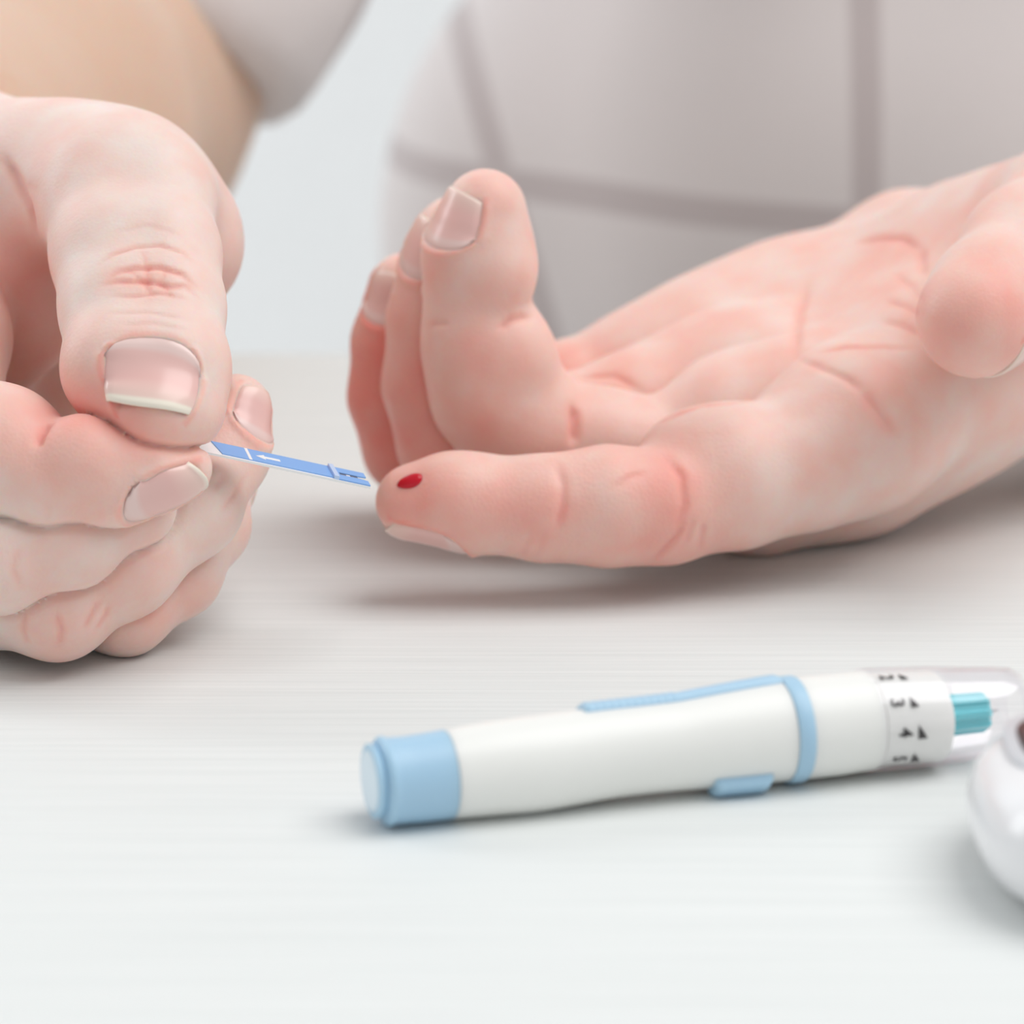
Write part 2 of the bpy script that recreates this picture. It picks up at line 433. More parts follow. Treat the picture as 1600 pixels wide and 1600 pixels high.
# ---- the pinching hand (left in the photo)
pinch_palm = blobs([
    [(185, 285, 640, 10.6), (60, 290, 652, 12.4), (-160, 310, 690, 24)],
    [(266, 388, 652, 12.0), (180, 400, 668, 14), (-100, 420, 700, 24)],
    [(235, 335, 650, 11.5), (120, 340, 668, 14)],
    [(-120, 330, 664, 15), (-160, 480, 690, 20), (-120, 700, 690, 18), (-60, 840, 672, 12)],
    [(110, 470, 690, 15), (80, 600, 692, 19), (-60, 640, 690, 19)],
    [(-60, 760, 665, 14), (110, 775, 655, 11), (225, 735, 650, 8.5)],  # unseen mass added behind the fingers to block light entering the hollow from below
    [(10, 420, 646, 7.5), (30, 500, 652, 7.5), (-20, 560, 662, 8)],
    [(-160, 310, 700, 26), (-150, 230, 740, 28)],
], 8.0)
RH = {
 'thumb': [(246, 640, 602, 6.5), (228, 575, 605, 8.4), (222, 480, 614, 8.4), (212, 400, 622, 8.9), (196, 310, 634, 10.0), (150, 290, 648, 11.5)],
 'index': [(285, 731, 601, 4.6), (235, 735, 600, 6.2), (165, 743, 600, 7.9), (80, 752, 601, 8.0), (-5, 714, 605, 11.0), (-115, 680, 614, 11.5), (-92, 530, 634, 11), (-115, 350, 664, 13)],
 'middle': [(258, 748, 622, 5.8), (200, 797, 609, 6.6), (110, 845, 604, 7.2), (0, 876, 603, 7.7), (-120, 850, 609, 9.5), (-140, 700, 670, 11)],
 'ring': [(370, 638, 629, 5.55), (348, 708, 627, 6.95), (298, 792, 620, 7.5), (193, 884, 613, 7.7), (85, 943, 611, 8.1), (-30, 922, 616, 8.6), (-130, 860, 660, 11)],
 'little': [(352, 690, 648, 5.4), (342, 752, 643, 5.6), (326, 822, 635, 6.1), (277, 896, 627, 6.5), (195, 954, 621, 6.6), (60, 930, 634, 8), (-80, 850, 672, 10)],
}
pinch_hand = hand_sdf(pinch_palm, [
    (chain(RH['thumb'], 4.0, wide=0.36 * 11 * RGT + 0.05 * UPV, extra=[(250, 648, 598.5, 6.2, 4)]), P(170, 285, 645), 30.0, 9.0),
    (chain(RH['index'], 2.5, extra=[(132, 722, 598.5, 7.5, 2.0)]), P(-120, 350, 664), 30.0, 8.0),
    (chain(RH['middle'], 3.5), P(-140, 720, 665), 26.0, 7.0),
    (chain(RH['ring'], 3.5, extra=[(95, 950, 610, 7.8, 2)]), P(-130, 860, 660), 26.0, 7.0),
    (chain(RH['little'], 3.5), P(-80, 850, 672), 26.0, 7.0),
])

# ---- forearms, upper arms, torso (coarse; they lie far out of focus)
SHO_R = np.array([30.0, 1015.0, 330.0]); SHO_L = np.array([330.0, 1015.0, 360.0])
ELB_R = P(80, 148, 890); ELB_L = np.array([330.0, 800.0, 48.0])
WRI_R = P(-150, 270, 700); WRI_L = P(1800, 480, 750)
def cone_w(a, b, ra, rb): return lambda p: roundcone(p, np.asarray(a, float), np.asarray(b, float), ra, rb)
def union(fs, k):
    def f(p):
        d = fs[0](p)
        for g in fs[1:]: d = smin(d, g(p), np.float32(k))
        return d
    return f
TOR = [((160, 1010, -130), (192, 118, 120)), ((160, 1010, -10), (186, 118, 130)), ((160, 1015, 200), (165, 95, 200))]
def torso_f(grow):
    def f(p):
        d = None
        for c, r in TOR:
            e = ellipsoid(p, np.array(c, float), np.eye(3), [q + grow for q in r])
            d = e if d is None else smin(d, e, np.float32(40))
        return d
    return f
body_coarse = union([
    cone_w(WRI_R, ELB_R * 0.45 + WRI_R * 0.55, 28, 37), cone_w(ELB_R * 0.45 + WRI_R * 0.55, ELB_R, 37, 43),
    cone_w(ELB_R, SHO_R, 37, 48),
    cone_w(WRI_L, ELB_L * 0.5 + WRI_L * 0.5, 27, 36), cone_w(ELB_L * 0.5 + WRI_L * 0.5, ELB_L, 36, 42), cone_w(ELB_L, SHO_L, 42, 52),
    cone_w(SHO_R + [25, 0, -10], SHO_L - [25, 0, 10], 55, 55), torso_f(-8),
    cone_w((180, 1015, 400), (180, 1005, 500), 58, 54),
], 25.0)

def bbox_of(pts, pad):
    a = np.array(pts); return a.min(0) - pad, a.max(0) + pad
def chain_pts(d): return [P(x, y, z) for c in d.values() for x, y, z, r in c]
lo1, hi1 = bbox_of(chain_pts(LH) + [P(1850, 480, 760)], 22); hi1[0] = P(1790, 480, 740)[0]; lo1[2] = max(lo1[2], -3)
lo2, hi2 = bbox_of(chain_pts(RH) + [P(-150, 235, 735)], 24); lo2[2] = max(lo2[2], -3)
v1, q1 = surface_nets(open_hand, lo1, hi1, 0.54)
v2, q2 = surface_nets(pinch_hand, lo2, hi2, 0.52)
v3, q3 = surface_nets(lambda p: np.where(p[:, 1] < 818, np.maximum(body_coarse(p), np.float32(0.3) - p[:, 2]), body_coarse(p)), (-220, 640, -240), (470, 1160, 620), 6.0)

# ------------------------------------------------------------------ carving of skin lines and nail beds
def vert_normals(v, q):
    n = np.cross(v[q[:, 2]] - v[q[:, 0]], v[q[:, 3]] - v[q[:, 1]])
    out = np.zeros_like(v)
    for i in range(4): np.add.at(out, q[:, i], n)
    return out / np.maximum(np.linalg.norm(out, axis=1, keepdims=True), 1e-9)
class Skin:
    def __init__(s, v, q):
        s.v = v; s.q = q; s.n = vert_normals(v, q)
        if (s.n * (v - v.mean(0))).sum() < 0:
            s.q = q[:, ::-1].copy(); s.n = -s.n
        s.red = np.full(len(v), 0.22)
        s.disp = np.zeros(len(v))
        s.bvh = BVHTree.FromPolygons([tuple(c) for c in v.tolist()], s.q.tolist())
    def hit(s, o, d):
        r = s.bvh.ray_cast(Vector(o), Vector(d).normalized())
        return None if r[0] is None else (np.array(r[0]), np.array(r[1]))
    def px_hit(s, px, py):
        return s.hit(CAM, P(px, py, 600.0) - CAM)
    def crease(s, pts, width=0.7, depth=0.5, red=0.25):
        """a skin line: a polyline found on the surface, then cut in along the normal"""
        path = []
        for (a, b) in zip(pts[:-1], pts[1:]):
            n = max(2, int(math.hypot(b[0] - a[0], b[1] - a[1]) / 3))
            for i in range(n):
                t = i / n; path.append((a[0] + (b[0] - a[0]) * t, a[1] + (b[1] - a[1]) * t))
        path.append(pts[-1])
        h = [s.px_hit(*c) for c in path]
        m = len(h)
        h = [(c[0], min(1.0, 4.0 * min(i + 1, m - i) / m)) for i, c in enumerate(h) if c is not None]
        if len(h) < 2: return
        H = np.array([c[0] for c in h]); W = np.array([c[1] for c in h])
        lo = H.min(0) - 4 * width; hi = H.max(0) + 4 * width
        idx = np.where(((s.v > lo) & (s.v < hi)).all(1))[0]
        for part in np.array_split(idx, max(1, len(idx) // 4000)):
            d = np.linalg.norm(s.v[part][:, None] - H[None], axis=2)
            j = d.argmin(1); dm = d[np.arange(len(part)), j]
            g = np.exp(-(dm / width) ** 2) * W[j]
            s.disp[part] = np.minimum(s.disp[part], 0) - g * depth
            s.red[part] += np.exp(-(dm / (width * 1.3)) ** 2) * W[j] * red
    def blush(s, px, py, z, r, amt):
        d = np.linalg.norm(s.v - P(px, py, z), axis=1)
        s.red += amt * np.exp(-(d / r) ** 2)
    def apply(s):
        s.v = s.v + s.n * s.disp[:, None]; s.disp[:] = 0
    def nail(s, tip, ax, dors, t0, t1, half_ang, radius_hint, flat=0.0, wmax=1.12, edge=0.9, stiff=0.22):
        """nail plate wrapped round the finger end; returns a grid mesh and sinks the bed under it"""
        ax = ax / np.linalg.norm(ax)
        dors = dors - ax * (dors @ ax); dors = dors / np.linalg.norm(dors)
        sd = np.cross(ax, dors)
        nu, nv = 17, 19
        G = np.zeros((nv, nu, 3)); R = np.zeros((nv, nu)); ok = np.zeros((nv, nu), bool)
        length = t1 - t0
        ths = np.linspace(-half_ang, half_ang, nu)
        ts = np.linspace(t0, t1, nv)
        def cast(t, th):
            d = dors * math.cos(th) + sd * math.sin(th)
            hh = s.hit(tip + ax * min(t, 0.8 * radius_hint) + d * 20, -d)
            if hh is not None and np.linalg.norm(hh[0] - tip) < 2.2 * radius_hint: return (hh[0] - tip) @ d
            return None
        rs = [[c for c in (cast(t, -0.6 * half_ang), cast(t, 0.6 * half_ang)) if c is not None] for t in ts]
        rs = np.array([np.mean(c) if c else radius_hint for c in rs])
        ang = np.clip(rs[:6].mean() / rs, 0.9, wmax)                  # same width in mm along the plate
        for i, t in enumerate(ts):
            for j, th in enumerate(ths):
                c = cast(t, th * ang[i])
                if c is not None: R[i, j] = c; ok[i, j] = True
        R[~ok] = R[ok].mean() if ok.any() else radius_hint
        # smooth along the finger, nearly straight towards the free edge
        base = R[2:9].mean(0)
        for i in range(nv):
            f = i / (nv - 1)
            w = min(stiff, max(0, f - 0.35) * 1.2); R[i] = R[i] * (1 - w) + base * w + flat
        for i, t in enumerate(ts):
            f = i / (nv - 1)
            for j, th in enumerate(ths):
                u = th / half_ang
                # rounded root and gently bowed free edge
                tt = t
                if f < 0.4: tt = t + (0.4 - f) / 0.4 * length * 0.42 * (1 - math.sqrt(max(0, 1 - 0.96 * u * u)))
                if f > 0.6: tt = t - (f - 0.6) / 0.4 * length * 0.13 * u * u
                d = dors * math.cos(th * ang[i]) + sd * math.sin(th * ang[i])
                off = -0.05 - 0.5 * math.exp(-(f / 0.05) ** 2) - 0.45 * max(0, (abs(u) - 0.85) / 0.15) ** 2
                G[i, j] = tip + ax * tt + d * (R[i, j] + off)
        # bed and fold
        near = np.where(np.linalg.norm(s.v - tip, axis=1) < 3.2 * radius_hint + length)[0]
        rel = s.v[near] - tip
        t = rel @ ax; x = rel @ sd; y = rel @ dors
        th = np.arctan2(x, y); rad = np.hypot(x, y)
        hw = half_ang * np.interp(t, ts, ang)
        u = th / hw
        root = t0 + length * 0.42 * (1 - np.sqrt(np.clip(1 - 0.96 * u * u, 0, 1)))
        e_side = (np.abs(th) - hw) * rad
        e_root = root - t
        e_tip = t - t1
        out = np.maximum(np.maximum(e_side, e_root), e_tip)
        m = (np.abs(rad - R.mean()) < 0.6 * R.mean()) & (np.abs(th) < half_ang * 1.6)
        sink = -0.7 * np.clip((-out - 0.45) / 0.7, 0, 1) * np.clip((-e_tip - 0.4) / 1.6, 0, 1)
        es = np.maximum(e_side, e_root); fold = 0.38 * np.exp(-((es - 0.35) / 0.75) ** 2) * np.clip(-e_tip / 2.0, 0, 1)
        s.disp[near] += np.where(m, sink + fold, 0)
        s.red[near] += np.where(m, 0.30 * np.exp(-((es - 0.0) / 0.5) ** 2) * (e_tip < 0), 0)
        verts = G.reshape(-1, 3)
        und = verts - np.repeat((dors)[None], len(verts), 0) * 0.45
        V = np.concatenate([verts, und]); N = nv * nu
        faces = []
        for i in range(nv - 1):
            for j in range(nu - 1):
                a, b, c, d = i * nu + j, i * nu + j + 1, (i + 1) * nu + j + 1, (i + 1) * nu + j
                faces.append((a, d, c, b)); faces.append((a + N, b + N, c + N, d + N))
        ring = [j for j in range(nu)] + [i * nu + nu - 1 for i in range(1, nv)] + [(nv - 1) * nu + j for j in range(nu - 2, -1, -1)] + [i * nu for i in range(nv - 2, 0, -1)]
        for a, b in zip(ring, ring[1:] + ring[:1]): faces.append((a, b, b + N, a + N))
        along = np.tile(np.repeat(np.linspace(0, edge, nv), nu), 2)
        return V, faces, along

S1 = Skin(v1, q1); S2 = Skin(v2, q2); S2.red[:] = 0.17; S1.red[:] = 0.30
NAILS = []
L = lambda d, k, i: P(*d[k][i][:3])
# open hand nails
NAILS.append(('thin pink fingernail on the underside of the pricked index finger',
    S1.nail(L(LH, 'index', 0), L(LH, 'index', 0) - L(LH, 'index', 1), -UPV * 0.99 - TOCAM * 0.10, -9.8, 4.5, 0.92, 6.3)))
NAILS.append((None, S1.nail(L(LH, 'middle', 0), L(LH, 'middle', 0) - L(LH, 'middle', 1), -RGT * 0.84 + TOCAM * 0.54, -7.0, 3.6, 0.88, 7.0)))
NAILS.append((None, S1.nail(L(LH, 'ring', 0), L(LH, 'ring', 0) - L(LH, 'ring', 1), -RGT * 0.8 + TOCAM * 0.6, -7.0, 3.6, 0.88, 6.6)))
NAILS.append((None, S1.nail(L(LH, 'little', 0), L(LH, 'little', 0) - L(LH, 'little', 1), -RGT * 0.45 + TOCAM * 0.85, -6.8, 3.0, 0.82, 5.8)))
NAILS.append((None, S1.nail(L(LH, 'thumb', 0), L(LH, 'thumb', 0) - L(LH, 'thumb', 2), -UPV * 0.72 + RGT * 0.70 - TOCAM * 0.1, -9.0, 5.0, 0.62, 9.0)))
# pinching hand nails
NAILS.append(('wide pale thumbnail with an ivory free edge',
    S2.nail(L(RH, 'thumb', 0), P(246, 640, 602) - P(214, 440, 618) - 8.5 * RGT, TOCAM * 0.8 + UPV * 0.6 + RGT * 0.05, -6.0, 6.3, 0.69, 8.0, wmax=1.18, edge=1.0, stiff=0.5)))
NAILS.append((None, S2.nail(P(270, 734, 601), P(285, 731, 601) - P(165, 770, 602), TOCAM * 0.72 - UPV * 0.69, -9.0, 5.2, 0.68, 5.6, edge=0.93, stiff=0.4)))
NAILS.append((None, S2.nail(L(RH, 'ring', 0), L(RH, 'ring', 0) - L(RH, 'ring', 1), RGT * 0.76 + TOCAM * 0.65, -5.8, 3.6, 0.80, 5.6)))

# skin lines of the open hand
for pts, w, d, r in (
    ([(868, 722), (880, 755), (880, 790), (868, 835)], 0.8, 0.55, 0.2), ([(1040, 712), (1064, 745), (1070, 790), (1056, 828)], 0.8, 0.5, 0.2),
    ([(1075, 815), (1058, 838), (1020, 880)], 0.7, 0.6, 0.2), ([(955, 765), (985, 745), (1010, 738)], 0.6, 0.3, 0.15),
    ([(1085, 810), (1072, 850)], 0.6, 0.35, 0.15), ([(1100, 815), (1095, 860)], 0.6, 0.35, 0.15),
    ([(830, 838), (815, 868)], 0.6, 0.3, 0.1), ([(850, 835), (838, 870)], 0.6, 0.25, 0.1),
    ([(897, 632), (898, 665), (897, 697)], 0.9, 1.0, 0.4),
    ([(834, 494), (815, 495), (798, 499), (778, 515)], 0.55, 0.7, 0.4), ([(672, 508), (700, 505)], 0.6, 0.3, 0.15),
    ([(1262, 440), (1250, 490), (1243, 545), (1245, 560)], 0.9, 0.7, 0.3), ([(1242, 560), (1280, 572), (1320, 590), (1350, 612)], 0.8, 0.6, 0.25),
    ([(1275, 552), (1320, 541), (1380, 540), (1430, 545)], 0.9, 0.7, 0.3), ([(1330, 382), (1370, 372), (1410, 372), (1440, 392)], 0.9, 0.7, 0.3),
    ([(1400, 430), (1425, 448), (1442, 470)], 0.8, 0.5, 0.25), ([(1385, 470), (1415, 478), (1440, 494)], 0.8, 0.5, 0.25),
    ([(1375, 500), (1410, 508), (1442, 524)], 0.8, 0.5, 0.25), ([(1440, 392), (1444, 430)], 0.9, 0.6, 0.3),
    ([(1345, 610), (1370, 640), (1400, 680)], 0.9, 0.35, 0.2),
    ([(1022, 666), (1060, 645), (1100, 632), (1180, 626)], 0.9, 0.6, 0.3), ([(895, 590), (960, 588), (1010, 615)], 0.8, 0.4, 0.2),
): S1.crease(pts, w, d, r)
# skin lines of the pinching hand
for pts, w, d, r in (
    ([(150, 418), (175, 398), (210, 386), (250, 383), (285, 394), (305, 410)], 0.5, 0.34, 0.3),
    ([(165, 440), (185, 424), (210, 419), (250, 418), (285, 428), (312, 455)], 0.55, 0.5, 0.45),
    ([(155, 446), (185, 440), (230, 440), (265, 448), (290, 446), (312, 468)], 0.5, 0.42, 0.4),
    ([(170, 463), (210, 463), (250, 458), (300, 468)], 0.45, 0.28, 0.25), ([(222, 390), (230, 420), (231, 458)], 0.45, 0.26, 0.22),
    ([(200, 420), (222, 440), (240, 462)], 0.4, 0.2, 0.2), ([(262, 420), (250, 440), (268, 462)], 0.4, 0.2, 0.2),
    ([(165, 490), (230, 488), (300, 500)], 0.5, 0.2, 0.12), ([(180, 508), (240, 505), (305, 518)], 0.5, 0.16, 0.1), ([(170, 365), (230, 352), (290, 368)], 0.5, 0.12, 0.08),
    ([(0, 238), (22, 275), (45, 320), (58, 366)], 1.0, 0.9, 0.3), ([(10, 250), (40, 290), (62, 300)], 0.7, 0.3, 0.1),
    ([(60, 698), (62, 684), (70, 670), (80, 660)], 0.7, 0.8, 0.3),
    ([(130, 985), (150, 948), (160, 935)], 0.5, 0.3, 0.3), ([(150, 985), (165, 960), (170, 945)], 0.5, 0.26, 0.25), ([(88, 955), (96, 985), (92, 1012)], 0.5, 0.3, 0.25), ([(40, 955), (36, 985), (44, 1008)], 0.5, 0.3, 0.25),
    ([(345, 800), (365, 775), (385, 740)], 0.5, 0.25, 0.2), ([(30, 855), (20, 890), (35, 920)], 0.5, 0.2, 0.15),
    ([(335, 760), (352, 745)], 0.6, 0.25, 0.1), ([(75, 790), (76, 812)], 0.6, 0.2, 0.1),
): S2.crease(pts, w, d, r)
S1.apply(); S2.apply()
# redder skin: finger pads, knuckle flexures, the palm's heel
for a in ((700, 790, 642, 13, .38), (1000, 785, 645, 14, .3), (1530, 505, 631, 15, .36), (1060, 820, 648, 9, .15), (640, 690, 697, 24, .45), (620, 560, 692, 16, .35), (700, 640, 679, 16, .22),
          (800, 540, 666, 16, .12), (1400, 470, 697, 14, .2), (1320, 600, 681, 14, .18), (1060, 610, 697, 14, .15), (760, 330, 657, 9, .1)): S1.blush(*a)
for a in ((130, 640, 600, 11, .22), (110, 690, 601, 11, .5), (100, 1000, 606, 9, .22), (250, 980, 620, 9, .2), (250, 660, 597, 9, .22), (40, 480, 640, 22, .4), (385, 640, 616, 10, .25), (30, 320, 645, 10, .1)): S2.blush(*a)

allv = np.concatenate([S1.v, S2.v, v3]); o1, o2 = len(S1.v), len(S1.v) + len(S2.v)
n3 = vert_normals(v3, q3)
if (n3 * (v3 - v3.mean(0))).sum() < 0: q3 = q3[:, ::-1].copy()
allq = np.concatenate([S1.q, S2.q + o1, q3 + o2])
red = np.concatenate([S1.red, S2.red, np.full(len(v3), 0.28)])
person = quads_obj('person', allv, allq, M['skin'])
a = person.data.attributes.new('red', 'FLOAT', 'POINT'); a.data.foreach_set('value', red.astype(np.float32))
a = person.data.attributes.new('tan', 'FLOAT', 'POINT'); a.data.foreach_set('value', np.concatenate([np.zeros(o2), np.full(len(v3), 0.85)]).astype(np.float32))
tag(person, 'person in a pale checked shirt holding a test strip toward a pricked fingertip', 'person')
for lab, (V, Fc, al) in NAILS:
    o = mesh_obj('fingernail', V, Fc, M['nail'], person)
    at = o.data.attributes.new('along', 'FLOAT', 'POINT'); at.data.foreach_set('value', al.astype(np.float32))
    if lab: o['label'] = lab

# ------------------------------------------------------------------ shirt
def shirt_f(p):
    fold = 3.0 * np.sin(p[:, 0] * 0.045 + p[:, 2] * 0.012) + 2.0 * np.sin(p[:, 0] * 0.09 - p[:, 2] * 0.03 + 1.0)
    d = torso_f(4.0)(p) + fold
    hem = ELB_R * 0.965 + SHO_R * 0.035 + np.array([10.0, 0, 0])
    for a, b, ra, rb in ((hem, SHO_R, 46, 62), (ELB_L * 0.8 + SHO_L * 0.2, SHO_L, 47, 62), (SHO_R + [25, 0, -8], SHO_L - [25, 0, 8], 64, 64)):
        ba = b - a; ba = ba / np.linalg.norm(ba)
        e = roundcone(p, a, b, ra, rb)
        if ra < 60:                                        # sleeve end cut square
            t = (p - a.astype(np.float32)) @ ba.astype(np.float32)
            e = -smin(-e, t, np.float32(6.0))
            e = e + 1.2 * np.sin(p[:, 2] * 0.11 + p[:, 0] * 0.06)
        d = smin(d, e, np.float32(18.0))
    return d
vs_, qs_ = surface_nets(shirt_f, (-240, 800, -230), (560, 1170, 540), 5.0)
ns_ = vert_normals(vs_, qs_)
if (ns_ * (vs_ - vs_.mean(0))).sum() < 0: qs_ = qs_[:, ::-1].copy()
shirt = quads_obj('shirt', vs_, qs_, M['shirt'], person)
shirt['label'] = 'pale grey shirt with a thin darker window check'
# cloth coordinates: the check hangs askew towards the arm
xl = -19 + (63 - vs_[:, 2]) * 0.33
cu = np.where(vs_[:, 0] < 83, (vs_[:, 0] - 83) * 80.0 / np.maximum(83 - xl, 30), vs_[:, 0] - 83)
cv = vs_[:, 2] - (12.0 - 0.01 * (vs_[:, 0] - 6))
ax_ = (SHO_R - ELB_R) / np.linalg.norm(SHO_R - ELB_R); sd_ = np.cross(ax_, [0, 1.0, 0]); sd_ /= np.linalg.norm(sd_)
if sd_[0] < 0: sd_ = -sd_
rel = vs_ - ELB_R; w_ = rel @ sd_
on_sleeve = roundcone(vs_.astype(np.float32), ELB_R, SHO_R, 46, 62) < torso_f(4.0)(vs_.astype(np.float32)) - 4
cu = np.where(on_sleeve, (w_ - 16.0) * 2.0, cu); cv = np.where(on_sleeve, 40.0, cv)
a = shirt.data.attributes.new('cloth_u', 'FLOAT', 'POINT'); a.data.foreach_set('value', cu.astype(np.float32))
a = shirt.data.attributes.new('cloth_v', 'FLOAT', 'POINT'); a.data.foreach_set('value', cv.astype(np.float32))

# ------------------------------------------------------------------ blood drop on the fingertip
h = S1.px_hit(640, 752)
hp, hn = h
ux = RGT - hn * (RGT @ hn); ux /= np.linalg.norm(ux); uy = np.cross(hn, ux)
V, Fc = [], []
nr, ns = 8, 28
Sb = BVHTree.FromPolygons([tuple(c) for c in S1.v.tolist()], S1.q.tolist())
for i in range(nr + 1):
    f = i / nr
    for j in range(ns):
        an = 2 * math.pi * j / ns
        q = hp + ux * (2.3 * f * math.cos(an)) + uy * (1.3 * f * math.sin(an) * (1 + 0.22 * math.cos(an)) + 0.25 * f * math.cos(an))
        r = Sb.ray_cast(Vector(q + hn * 5), Vector(-hn))
        q = np.array(r[0]) if r[0] is not None else q
        V.append(q + hn * (0.85 * math.sqrt(max(0, 1 - f * f)) - 0.06))
for i in range(nr):
    for j in range(ns):
        k = (j + 1) % ns
        Fc.append((i * ns + j, (i + 1) * ns + j, (i + 1) * ns + k, i * ns + k))
drop = mesh_obj('blood_drop', V, Fc, M['blood'])
tag(drop, 'small glossy red drop of blood on the index fingertip', 'blood drop')

# ------------------------------------------------------------------ test strip between thumb and index finger
NL, NR = P(215, 686.5, 605.5), P(578, 764, 616.0)
FL, FR = P(215, 669, 612.0), P(573, 742, 622.5)
sx = NR - NL; sl = np.linalg.norm(sx); sx /= sl
sy = FL - NL; sy = sy - sx * (sy @ sx); sw = np.linalg.norm(sy); sy /= sw
sn = np.cross(sx, sy); sn = sn if sn[2] > 0 else -sn
strip = empty('test_strip', tuple(NL))
tag(strip, 'blue and white test strip held between thumb and index finger', 'test strip')
def slab(name, poly, z0, z1, mat, label=None):
    """prism over the strip: poly in (along, across) mm, z heights above the strip's base"""
    n = len(poly)
    V = [NL + sx * a + sy * b + sn * z for z in (z0, z1) for a, b in poly]
    Fc = [tuple(range(n - 1, -1, -1)), tuple(range(n, 2 * n))] + [(i, (i + 1) % n, (i + 1) % n + n, i + n) for i in range(n)]
    o = mesh_obj(name, V, Fc, mat, None, smooth=False); keep_world(o, strip)
    if label: o['label'] = label
    return o
def along(px): return (px - 215) / (578 - 215) * sl
notch = [(0, 0), (sl, 0), (sl, sw * .36), (sl - 1.5, sw * .42), (sl - 1.5, sw * .60), (sl, sw * .66), (sl, sw), (0, sw)]
slab('strip_base', notch, 0, 0.35, M['strip_white'])
b0 = along(346)
slab('blue_cover', [(b0, 0.55), (sl - 5.8, 0.55), (sl - 5.8, sw), (b0 - 1.0, sw)], 0.35, 0.50, M['strip_blue'])
slab('blue_tip', [(sl - 5.4, 0.15), (sl, 0.15), (sl, sw * .36), (sl - 1.5, sw * .42), (sl - 4.6, sw * .42), (sl - 4.6, sw * .60), (sl - 1.5, sw * .60), (sl, sw * .66), (sl, sw), (sl - 5.4, sw)], 0.35, 0.55, M['strip_blue'])
slab('ridge', [(sl - 6.0, 0.1), (sl - 5.2, 0.1), (sl - 5.2, sw), (sl - 6.0, sw)], 0.35, 0.95, M['strip_pale'])
w0 = along(388)
slab('white_line', [(w0, 0.55), (w0 + 0.5, 0.55), (w0 + 0.5, sw), (w0, sw)], 0.50, 0.53, M['strip_white'])
a0 = along(402); c = sw * 0.52
slab('arrow', [(a0, c), (a0 + 1.5, c - 1.25), (a0 + 1.5, c - 0.55), (a0 + 4.0, c - 0.55), (a0 + 4.0, c + 0.55), (a0 + 1.5, c + 0.55), (a0 + 1.5, c + 1.25)], 0.50, 0.53, M['strip_white'])
slab('electrode', [(sl - 4.6, sw * .42), (sl - 1.5, sw * .42), (sl - 1.5, sw * .60), (sl - 4.6, sw * .60)], 0.35, 0.42, M['electrode'])
slab('contact', [(sl - 3.4, sw * .46), (sl - 2.8, sw * .46), (sl - 2.8, sw * .56), (sl - 3.4, sw * .56)], 0.42, 0.46, M['strip_white'])

# ------------------------------------------------------------------ lancing pen
A0 = P(567, 1221, 542.0); A1 = P(1592, 1106, 571.5)
def pen_center(px, py):
    """depth on the vertical plane through both pen ends"""
    k = (px - 800.0) / F
    # CAM + z*(FWD + k*RGT + ...) ; x = k*z ; plane: linear relation between x and z along the pen
    zA, zB = 542.0, 571.5
    xA, xB = (567 - 800) / F * zA, (1592 - 800) / F * zB
    m = (zB - zA) / (xB - xA)
    z = (zA - m * xA) / (1 - m * k)
    return P(px, py, z), z
PROF = [  # px, centre py, half height px
    (567, 1220, 50), (590, 1221, 66), (640, 1218, 68.5), (700, 1210, 70.5), (760, 1202, 73.5), (830, 1194, 75.5), (890, 1185, 74), (950, 1175.5, 72), (1000, 1169.5, 71.5), (1060, 1163, 72.5),
    (1120, 1155, 76), (1200, 1144, 79.5), (1250, 1138, 80.5), (1300, 1133, 80), (1372, 1124, 78), (1480, 1118, 76), (1592, 1106, 70)]
pxs = np.array([c[0] for c in PROF], float)
ctr = np.array([pen_center(c[0], c[1])[0] for c in PROF]); rad = np.array([c[2] * pen_center(c[0], c[1])[1] / F for c in PROF])
def smooth_interp(x, xp, fp):
    """Catmull-Rom through the profile"""
    i = int(np.clip(np.searchsorted(xp, x) - 1, 0, len(xp) - 2))
    t = (x - xp[i]) / (xp[i + 1] - xp[i])
    m = lambda j: (fp[min(j + 1, len(fp) - 1)] - fp[max(j - 1, 0)]) / (xp[min(j + 1, len(fp) - 1)] - xp[max(j - 1, 0)])
    hseg = xp[i + 1] - xp[i]
    return ((2 * t**3 - 3 * t**2 + 1) * fp[i] + (t**3 - 2 * t**2 + t) * hseg * m(i) + (-2 * t**3 + 3 * t**2) * fp[i + 1] + (t**3 - t**2) * hseg * m(i + 1))
PAX = A1 - A0; PAX /= np.linalg.norm(PAX)
PSIDE = np.cross(PAX, [0, 0, 1.0]); PSIDE /= np.linalg.norm(PSIDE)      # towards the viewer side
if PSIDE @ TOCAM < 0: PSIDE = -PSIDE
PUP = np.cross(PSIDE, PAX); PUP = PUP if PUP[2] > 0 else -PUP
def pen_pt(px, ang, dr=0.0, rscale=1.0):
    """point on the pen: ang 0 = towards viewer, 90 deg = up; px as read on the near surface"""
    px = float(np.interp(px, (560, 580, 640, 1480, 1592), (569, 586, 624, 1464, 1590)))
    c = smooth_interp(px, pxs, ctr); r = smooth_interp(px, pxs, rad) * rscale + dr
    return c + PSIDE * (r * math.cos(ang)) + PUP * (r * math.sin(ang))
pen = empty('lancing_pen', (A0[0] * .5 + A1[0] * .5, A0[1] * .5 + A1[1] * .5, 0))
tag(pen, 'white and light blue lancing pen with a clear cap lying on the table', 'lancing pen')
